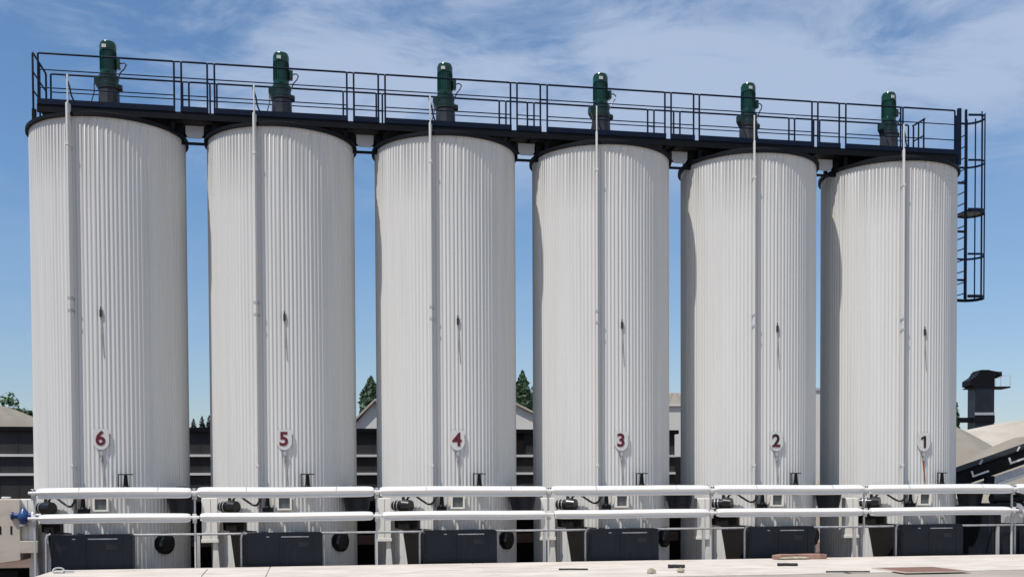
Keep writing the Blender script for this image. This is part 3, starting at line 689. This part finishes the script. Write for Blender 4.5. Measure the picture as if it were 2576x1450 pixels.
# ------------------------------------------------------------------ trees
def tree(name, label, cx, cy, h, rad, m, kind, n, seed, base=.15, leaf=.16):
    rnd = random.Random(seed)
    r = thing(name, label, 'tree', (cx, cy, 0), 0, 'trees behind the plant')
    b = MB(); b.cyl((0,0,0),(rnd.uniform(-.1,.1),0,h*.8), .05+h*.022, .03, 9)
    for k in range(9):
        t = rnd.uniform(0,6.28); z = h*rnd.uniform(.3,.7); L = rad*rnd.uniform(.4,.8)
        b.cyl((0,0,z),(L*math.cos(t),L*math.sin(t),z+L*.6), .04+.006*h, .015, 6)
    b.build('trunk', 'bark', r)
    b = MB(); clumps = []
    def leaf_at(p, nrm, s):
        e1 = nrm.orthogonal().normalized(); e1 = Matrix.Rotation(rnd.uniform(0,6.28),3,nrm) @ e1; e2 = nrm.cross(e1)
        b.bm.faces.new([b.bm.verts.new(p+e1*s), b.bm.verts.new(p+e2*s*.45), b.bm.verts.new(p-e1*s*.8), b.bm.verts.new(p-e2*s*.45)])
    if kind == 'cone':
        ph = [rnd.uniform(0,6.28) for _ in range(6)]; k = 0
        while k < n:
            q = rnd.random()
            env = (1-q)**.62
            if rnd.random() > env+.08: continue
            th = rnd.uniform(0,6.28)
            rr = rad*env*(1+.13*math.sin(3*th+9*q+ph[0])+.10*math.sin(5*th-17*q+ph[1])+.08*math.sin(31*q+ph[2]))*(min(1,.45+q*4))
            d = rr*math.sqrt(rnd.random()**.45)
            p = Vector((d*math.cos(th), d*math.sin(th), h*(base+(1-base)*q)))
            nrm = Vector((math.cos(th)+rnd.gauss(0,.6), math.sin(th)+rnd.gauss(0,.6), .5+rnd.gauss(0,.5))).normalized()
            leaf_at(p, nrm, leaf*rnd.uniform(.5,1.1)*(.6 if q > .93 else 1)); k += 1
    else:
        for k in range(int(24+rad*10)):
            t = rnd.uniform(0,6.28); ph = math.acos(rnd.uniform(-.5,1)); d = rnd.uniform(.55,.95)
            p = Vector((math.sin(ph)*math.cos(t)*rad*d, math.sin(ph)*math.sin(t)*rad*d, h*.64+math.cos(ph)*h*.36*d-.1))
            clumps.append((p, rad*rnd.uniform(.2,.34)))
    for c, cr in clumps:
        for k in range(max(8, n//len(clumps))):
            v = Vector((rnd.gauss(0,1), rnd.gauss(0,1), rnd.gauss(0,.8))); v = v.normalized()*cr*rnd.random()**.4
            nrm = (v.normalized()*.6+Vector((rnd.gauss(0,.5), rnd.gauss(0,.5), .4+rnd.gauss(0,.4)))).normalized()
            leaf_at(c+v, nrm, leaf*rnd.uniform(.5,1.1))
    b.build('crown', m, r, smooth=0)
Z = 60
x, z = far(12, 992, Z); tree('broadleaf_tree', 'bright green leafy tree over the gravel heap at the left edge', x, Z, z, 1.9, 'leaf', 'round', 6000, 11)
x, z = far(80, 1002, Z); tree('broadleaf_tree', 'dark green tree touching the left side of the silo with numeral 6', x, Z, z, .8, 'needle', 'round', 3500, 12)
x, z = far(50, 1006, 61); tree('broadleaf_tree', 'low green tree between the bright and the dark tree at the left', x, 61, z, 1.2, 'leaf', 'round', 5000, 15)
Z = 56
x, z = far(933, 946, Z); tree('spire_tree', 'dark green pointed tree seen between the silos with numerals 5 and 4', x, Z, z, 1.5, 'needle', 'cone', 14000, 21, .1, .17)
x, z = far(958, 972, Z); tree('spire_tree', 'shorter pointed tree beside the silo with numeral 4', x, Z+1.5, z, 1.0, 'needle', 'cone', 6000, 22, .1, .13)
x, z = far(896, 1050, Z); tree('round_shrub', 'small olive shrub at the foot of the left pointed tree', x, Z-4, far(896,1050,Z-4)[1], .9, 'leaf', 'round', 2500, 23)
x, z = far(1314, 931, Z); tree('spire_tree', 'dark green pointed tree seen between the silos with numerals 4 and 3', x, Z, z, 1.15, 'needle', 'cone', 14000, 24, .1, .17)
x, z = far(1342, 962, Z); tree('spire_tree', 'lower pointed tree half hidden by the silo with numeral 3', x, Z+1.5, z, .9, 'needle', 'cone', 6000, 25, .1, .13)
Z = 46
for k, (px, py, rr) in enumerate(((487,1052,.5),(508,1046,.5),(527,1043,.55))):
    x, z = far(px, py, Z+k*.7); tree('dark_shrub', ['nearly black shrub beside the silo with numeral 6 in the first gap', 'nearly black shrub in the middle of the first gap', 'nearly black shrub beside the silo with numeral 5 in the first gap'][k], x, Z+k*.7, z, rr, 'darkleaf', 'cone', 3000, 31+k, .2, .1)
x, z = far(2400, 990, 58); tree('spire_tree', 'slim green tree right of the silo with numeral 1 beside the elevator tower', x, 58, z, .62, 'needle', 'cone', 6000, 41, .1, .12)

# ------------------------------------------------------------------ small things on the pavement
def on_pave(x, y):
    # spot of the photograph on the pavement
    lo, hi = 2.2, 7.0
    for _ in range(50):
        m = (lo+hi)/2
        if sz(x, y, m)[1] > .31: hi = m
        else: lo = m
    return sz(x, y, lo)[0], lo
def lump(b, c, r, seed):
    rnd = random.Random(seed); g = bmesh.new(); bmesh.ops.create_icosphere(g, subdivisions=2, radius=1)
    ph = [rnd.uniform(0,6) for _ in range(6)]
    mp = {}
    for v in g.verts:
        k = 1+.18*math.sin(3*v.co.x+ph[0])+.15*math.sin(4*v.co.y+ph[1])+.12*math.sin(5*v.co.z+ph[2])
        mp[v] = b.bm.verts.new(Vector(c)+Vector((v.co.x*r[0], v.co.y*r[1], v.co.z*r[2]))*k)
    for f in g.faces: b.bm.faces.new([mp[v] for v in f.verts])
    g.free()
for k, (x, y, lab) in enumerate(((1640,1441,'small tan stone on the pavement below the silo with numeral 3'),(1712,1439,'small pale stone next to the dark steel bar on the pavement'))):
    s, n = on_pave(x, y); b = MB(); lump(b, (0,0,.04), (.085,.07,.05), 50+k); o = b.build('stone', 'stone', None, smooth=30, loc=RW(s, n, .31)); tag(o, lab, 'stone', 'stones on the pavement')
for x0, x1, y, r, lab in ((1410,1479,1432.5,.016,'thin dark steel bar lying on the pavement below the silo with numeral 3'),(1685,1722,1427.5,.035,'short thick dark steel bar beside the two stones on the pavement'),(1960,2006,1422.5,.03,'short dark broken bar on the pavement in front of the brick slab'),(2082,2188,1438.5,.014,'long thin grey steel bar on the pavement near its right end')):
    (s0, n0), (s1, n1) = on_pave(x0, y), on_pave(x1, y-.3); r_ = thing('steel_bar', lab, 'steel bar', RW((s0+s1)/2,(n0+n1)/2,.311), ANG, 'steel bars lying on the pavement'); h = (s1-s0)/2; dn = -(n1-n0)/2
    MB().tube([(-h,-dn,r),(-h*.3,-dn*.3+.01,r*1.1),(h*.4,dn*.4-.01,r),(h,dn,r)], r, 8).build('bar_shaft', 'gear', r_)
    MB().cyl((-h-.03,-dn,r),(-h-.001,-dn,r),r*1.2,None,8).build('bar_end', 'gear', r_)
s0, n0 = on_pave(1937, 1404); s1, n1 = on_pave(2063, 1402)
bk = thing('brick_slab', 'worn red brick slab lying at the far edge of the pavement', 'brick', RW((s0+s1)/2, 2.62, .311), ANG)
h = (s1-s0)/2
b = MB(); b.prism([(-h,0),(h,0),(h,.10),(h*.6,.11),(-h*.2,.105),(-h*.7,.11),(-h,.09)], -.15, .1); b.build('brick_body', 'brick', bk, .01)
b = MB(); lump(b, (-h*.35,-.19,.03), (.28,.06,.04), 77); b.build('mortar_crumbs', 'stone', bk)
# drain pit in the pavement
sd, nd = on_pave(2315, 1433)
dr = thing('drain_cover', 'long rusty brown drain cover let into the pavement at the right', 'drain cover', RW(sd, nd, .311), ANG)
b = MB(); b.box(-.62,.62,-.60,.60,.0,.012); b.build('cover_plate', 'brown', dr, .003)
b = MB(); b.box(-.66,-.621,-.63,.63,.0,.02); b.box(.621,.66,-.63,.63,.0,.02); b.box(-.622,.622,.601,.63,.0,.019); b.box(-.622,.622,-.63,-.601,.0,.019); b.build('cover_frame', 'beige', dr)
# metal hook at the left corner, pavement weed wire
s_, n_ = on_pave(164, 1440)
hk = thing('anchor_shackle', 'small galvanised shackle at the left corner of the pavement', 'shackle', RW(s_, n_, .311), ANG)
b = MB(); b.tube([(-.12+.10*math.cos(t), .03*math.sin(t), .05+.05*math.sin(t)) for t in [2*PI*k/12 for k in range(12)]], .018, 8, True); b.build('shackle_bow', 'zinc', hk)
b = MB(); b.cyl((-.03,0,.04),(.16,0,.03),.022); b.box(-.2,-.02,-.07,.07,0,.02); b.build('shackle_pin', 'zinc', hk)
s_, n_ = on_pave(512, 1449)
wr = thing('bent_wire', 'thin dark bent wire sticking up from the pavement', 'wire', RW(s_, n_, .311), ANG)
MB().tube([(-.04,0,0),(0,0,.05),(.04,.02,.10),(.075,.03,.13)], .007, 6).build('wire_strand', 'black', wr)

# ------------------------------------------------------------------ light
SUN_EL, SUN_AZ = R(60), R(45.8)               # azimuth: to the left of the viewing direction back towards the camera
sd = Vector((-math.sin(SUN_AZ)*math.cos(SUN_EL), -math.cos(SUN_AZ)*math.cos(SUN_EL), math.sin(SUN_EL)))
l = bpy.data.lights.new('sun', 'SUN'); l.energy = 4.8; l.angle = R(.5); l.color = (1, .955, .90)
so = bpy.data.objects.new('sun', l); C.objects.link(so); so.rotation_euler = (-sd).to_track_quat('-Z', 'Y').to_euler(); so.location = (0,0,40)
w = bpy.data.worlds.new('World'); scene.world = w; w.use_nodes = True
nt = w.node_tree; nt.nodes.clear()
def nd_(t, **k):
    n = nt.nodes.new(t)
    for a, v in k.items(): setattr(n, a, v)
    return n
sky = nd_('ShaderNodeTexSky', sky_type='NISHITA', sun_disc=False, sun_elevation=SUN_EL, sun_rotation=math.atan2(sd.x, sd.y), altitude=50, air_density=1.0, dust_density=.6, ozone_density=2.5)
tc = nd_('ShaderNodeTexCoord')
def noise(scale, loc, sc, detail=7, rough=.6, dist=.0):
    mp = nd_('ShaderNodeMapping'); mp.inputs['Scale'].default_value = scale; mp.inputs['Location'].default_value = loc; mp.inputs['Rotation'].default_value = (0, R(14), 0)
    nt.links.new(tc.outputs['Generated'], mp.inputs['Vector'])
    n = nd_('ShaderNodeTexNoise'); n.inputs['Scale'].default_value = sc; n.inputs['Detail'].default_value = detail; n.inputs['Roughness'].default_value = rough; n.inputs['Distortion'].default_value = dist
    nt.links.new(mp.outputs[0], n.inputs['Vector']); return n.outputs['Fac']
def ramp(v, a, b, lo=0., hi=1.):
    m = nd_('ShaderNodeMapRange', interpolation_type='SMOOTHSTEP')
    for k, x in zip(('From Min','From Max','To Min','To Max'), (a, b, lo, hi)): m.inputs[k].default_value = x
    nt.links.new(v, m.inputs['Value']); return m.outputs[0]
def mth(op, a, b):
    m = nd_('ShaderNodeMath', operation=op)
    for i, x in enumerate((a, b)):
        if isinstance(x, (int, float)): m.inputs[i].default_value = x
        else: nt.links.new(x, m.inputs[i])
    return m.outputs[0]
big = noise((1.0,1.0,2.2), (.35,.2,.1), 2.6, 5, .5, .3)
wisp = noise((1.0,1.0,3.0), (1.7,.4,.8), 7.0, 10, .62, .6)
sep = nd_('ShaderNodeSeparateXYZ'); nt.links.new(tc.outputs['Generated'], sep.inputs[0])
elev = ramp(sep.outputs['Z'], .22, .32, .12, 1.)
side = ramp(sep.outputs['X'], -.45, .30, -.05, .05)
den = mth('ADD', mth('ADD', mth('MULTIPLY', big, .52), mth('MULTIPLY', wisp, .48)), side)
cl = mth('MULTIPLY', ramp(den, .40, .585), elev)
mx = nd_('ShaderNodeMix', data_type='RGBA'); nt.links.new(mth('MULTIPLY', cl, .82), mx.inputs['Factor'])
tint = nd_('ShaderNodeMix', data_type='RGBA', blend_type='MULTIPLY'); tint.inputs['Factor'].default_value = 1; tm = nd_('ShaderNodeMix', data_type='RGBA'); nt.links.new(ramp(sep.outputs['Z'], .0, .30), tm.inputs['Factor'])
tm.inputs['A'].default_value = (.90,.90,.96,1); tm.inputs['B'].default_value = (.80,.99,1.12,1); nt.links.new(tm.outputs['Result'], tint.inputs['B'])
nt.links.new(sky.outputs[0], tint.inputs['A']); nt.links.new(tint.outputs['Result'], mx.inputs['A']); mx.inputs['B'].default_value = (4.1,4.95,6.5,1)
bg = nd_('ShaderNodeBackground'); bg.inputs['Strength'].default_value = .125; nt.links.new(mx.outputs['Result'], bg.inputs['Color'])
out = nd_('ShaderNodeOutputWorld'); nt.links.new(bg.outputs[0], out.inputs['Surface'])

# ------------------------------------------------------------------ camera
cam = bpy.data.cameras.new('camera'); co = bpy.data.objects.new('camera', cam); C.objects.link(co)
cam.sensor_width = 36; cam.lens = 36*F/2576; cam.shift_y = (PY-725)/2576; cam.clip_end = 3000; cam.clip_start = .1
co.matrix_world = Matrix.Translation((0,0,EYE)) @ Matrix.Rotation(R(90)-PITCH,4,'X') @ Matrix.Rotation(-ROLL,4,'Z')
scene.camera = co
vs = scene.view_settings; vs.view_transform = 'Standard'; vs.look = 'None'; vs.exposure = -.13; vs.gamma = 1
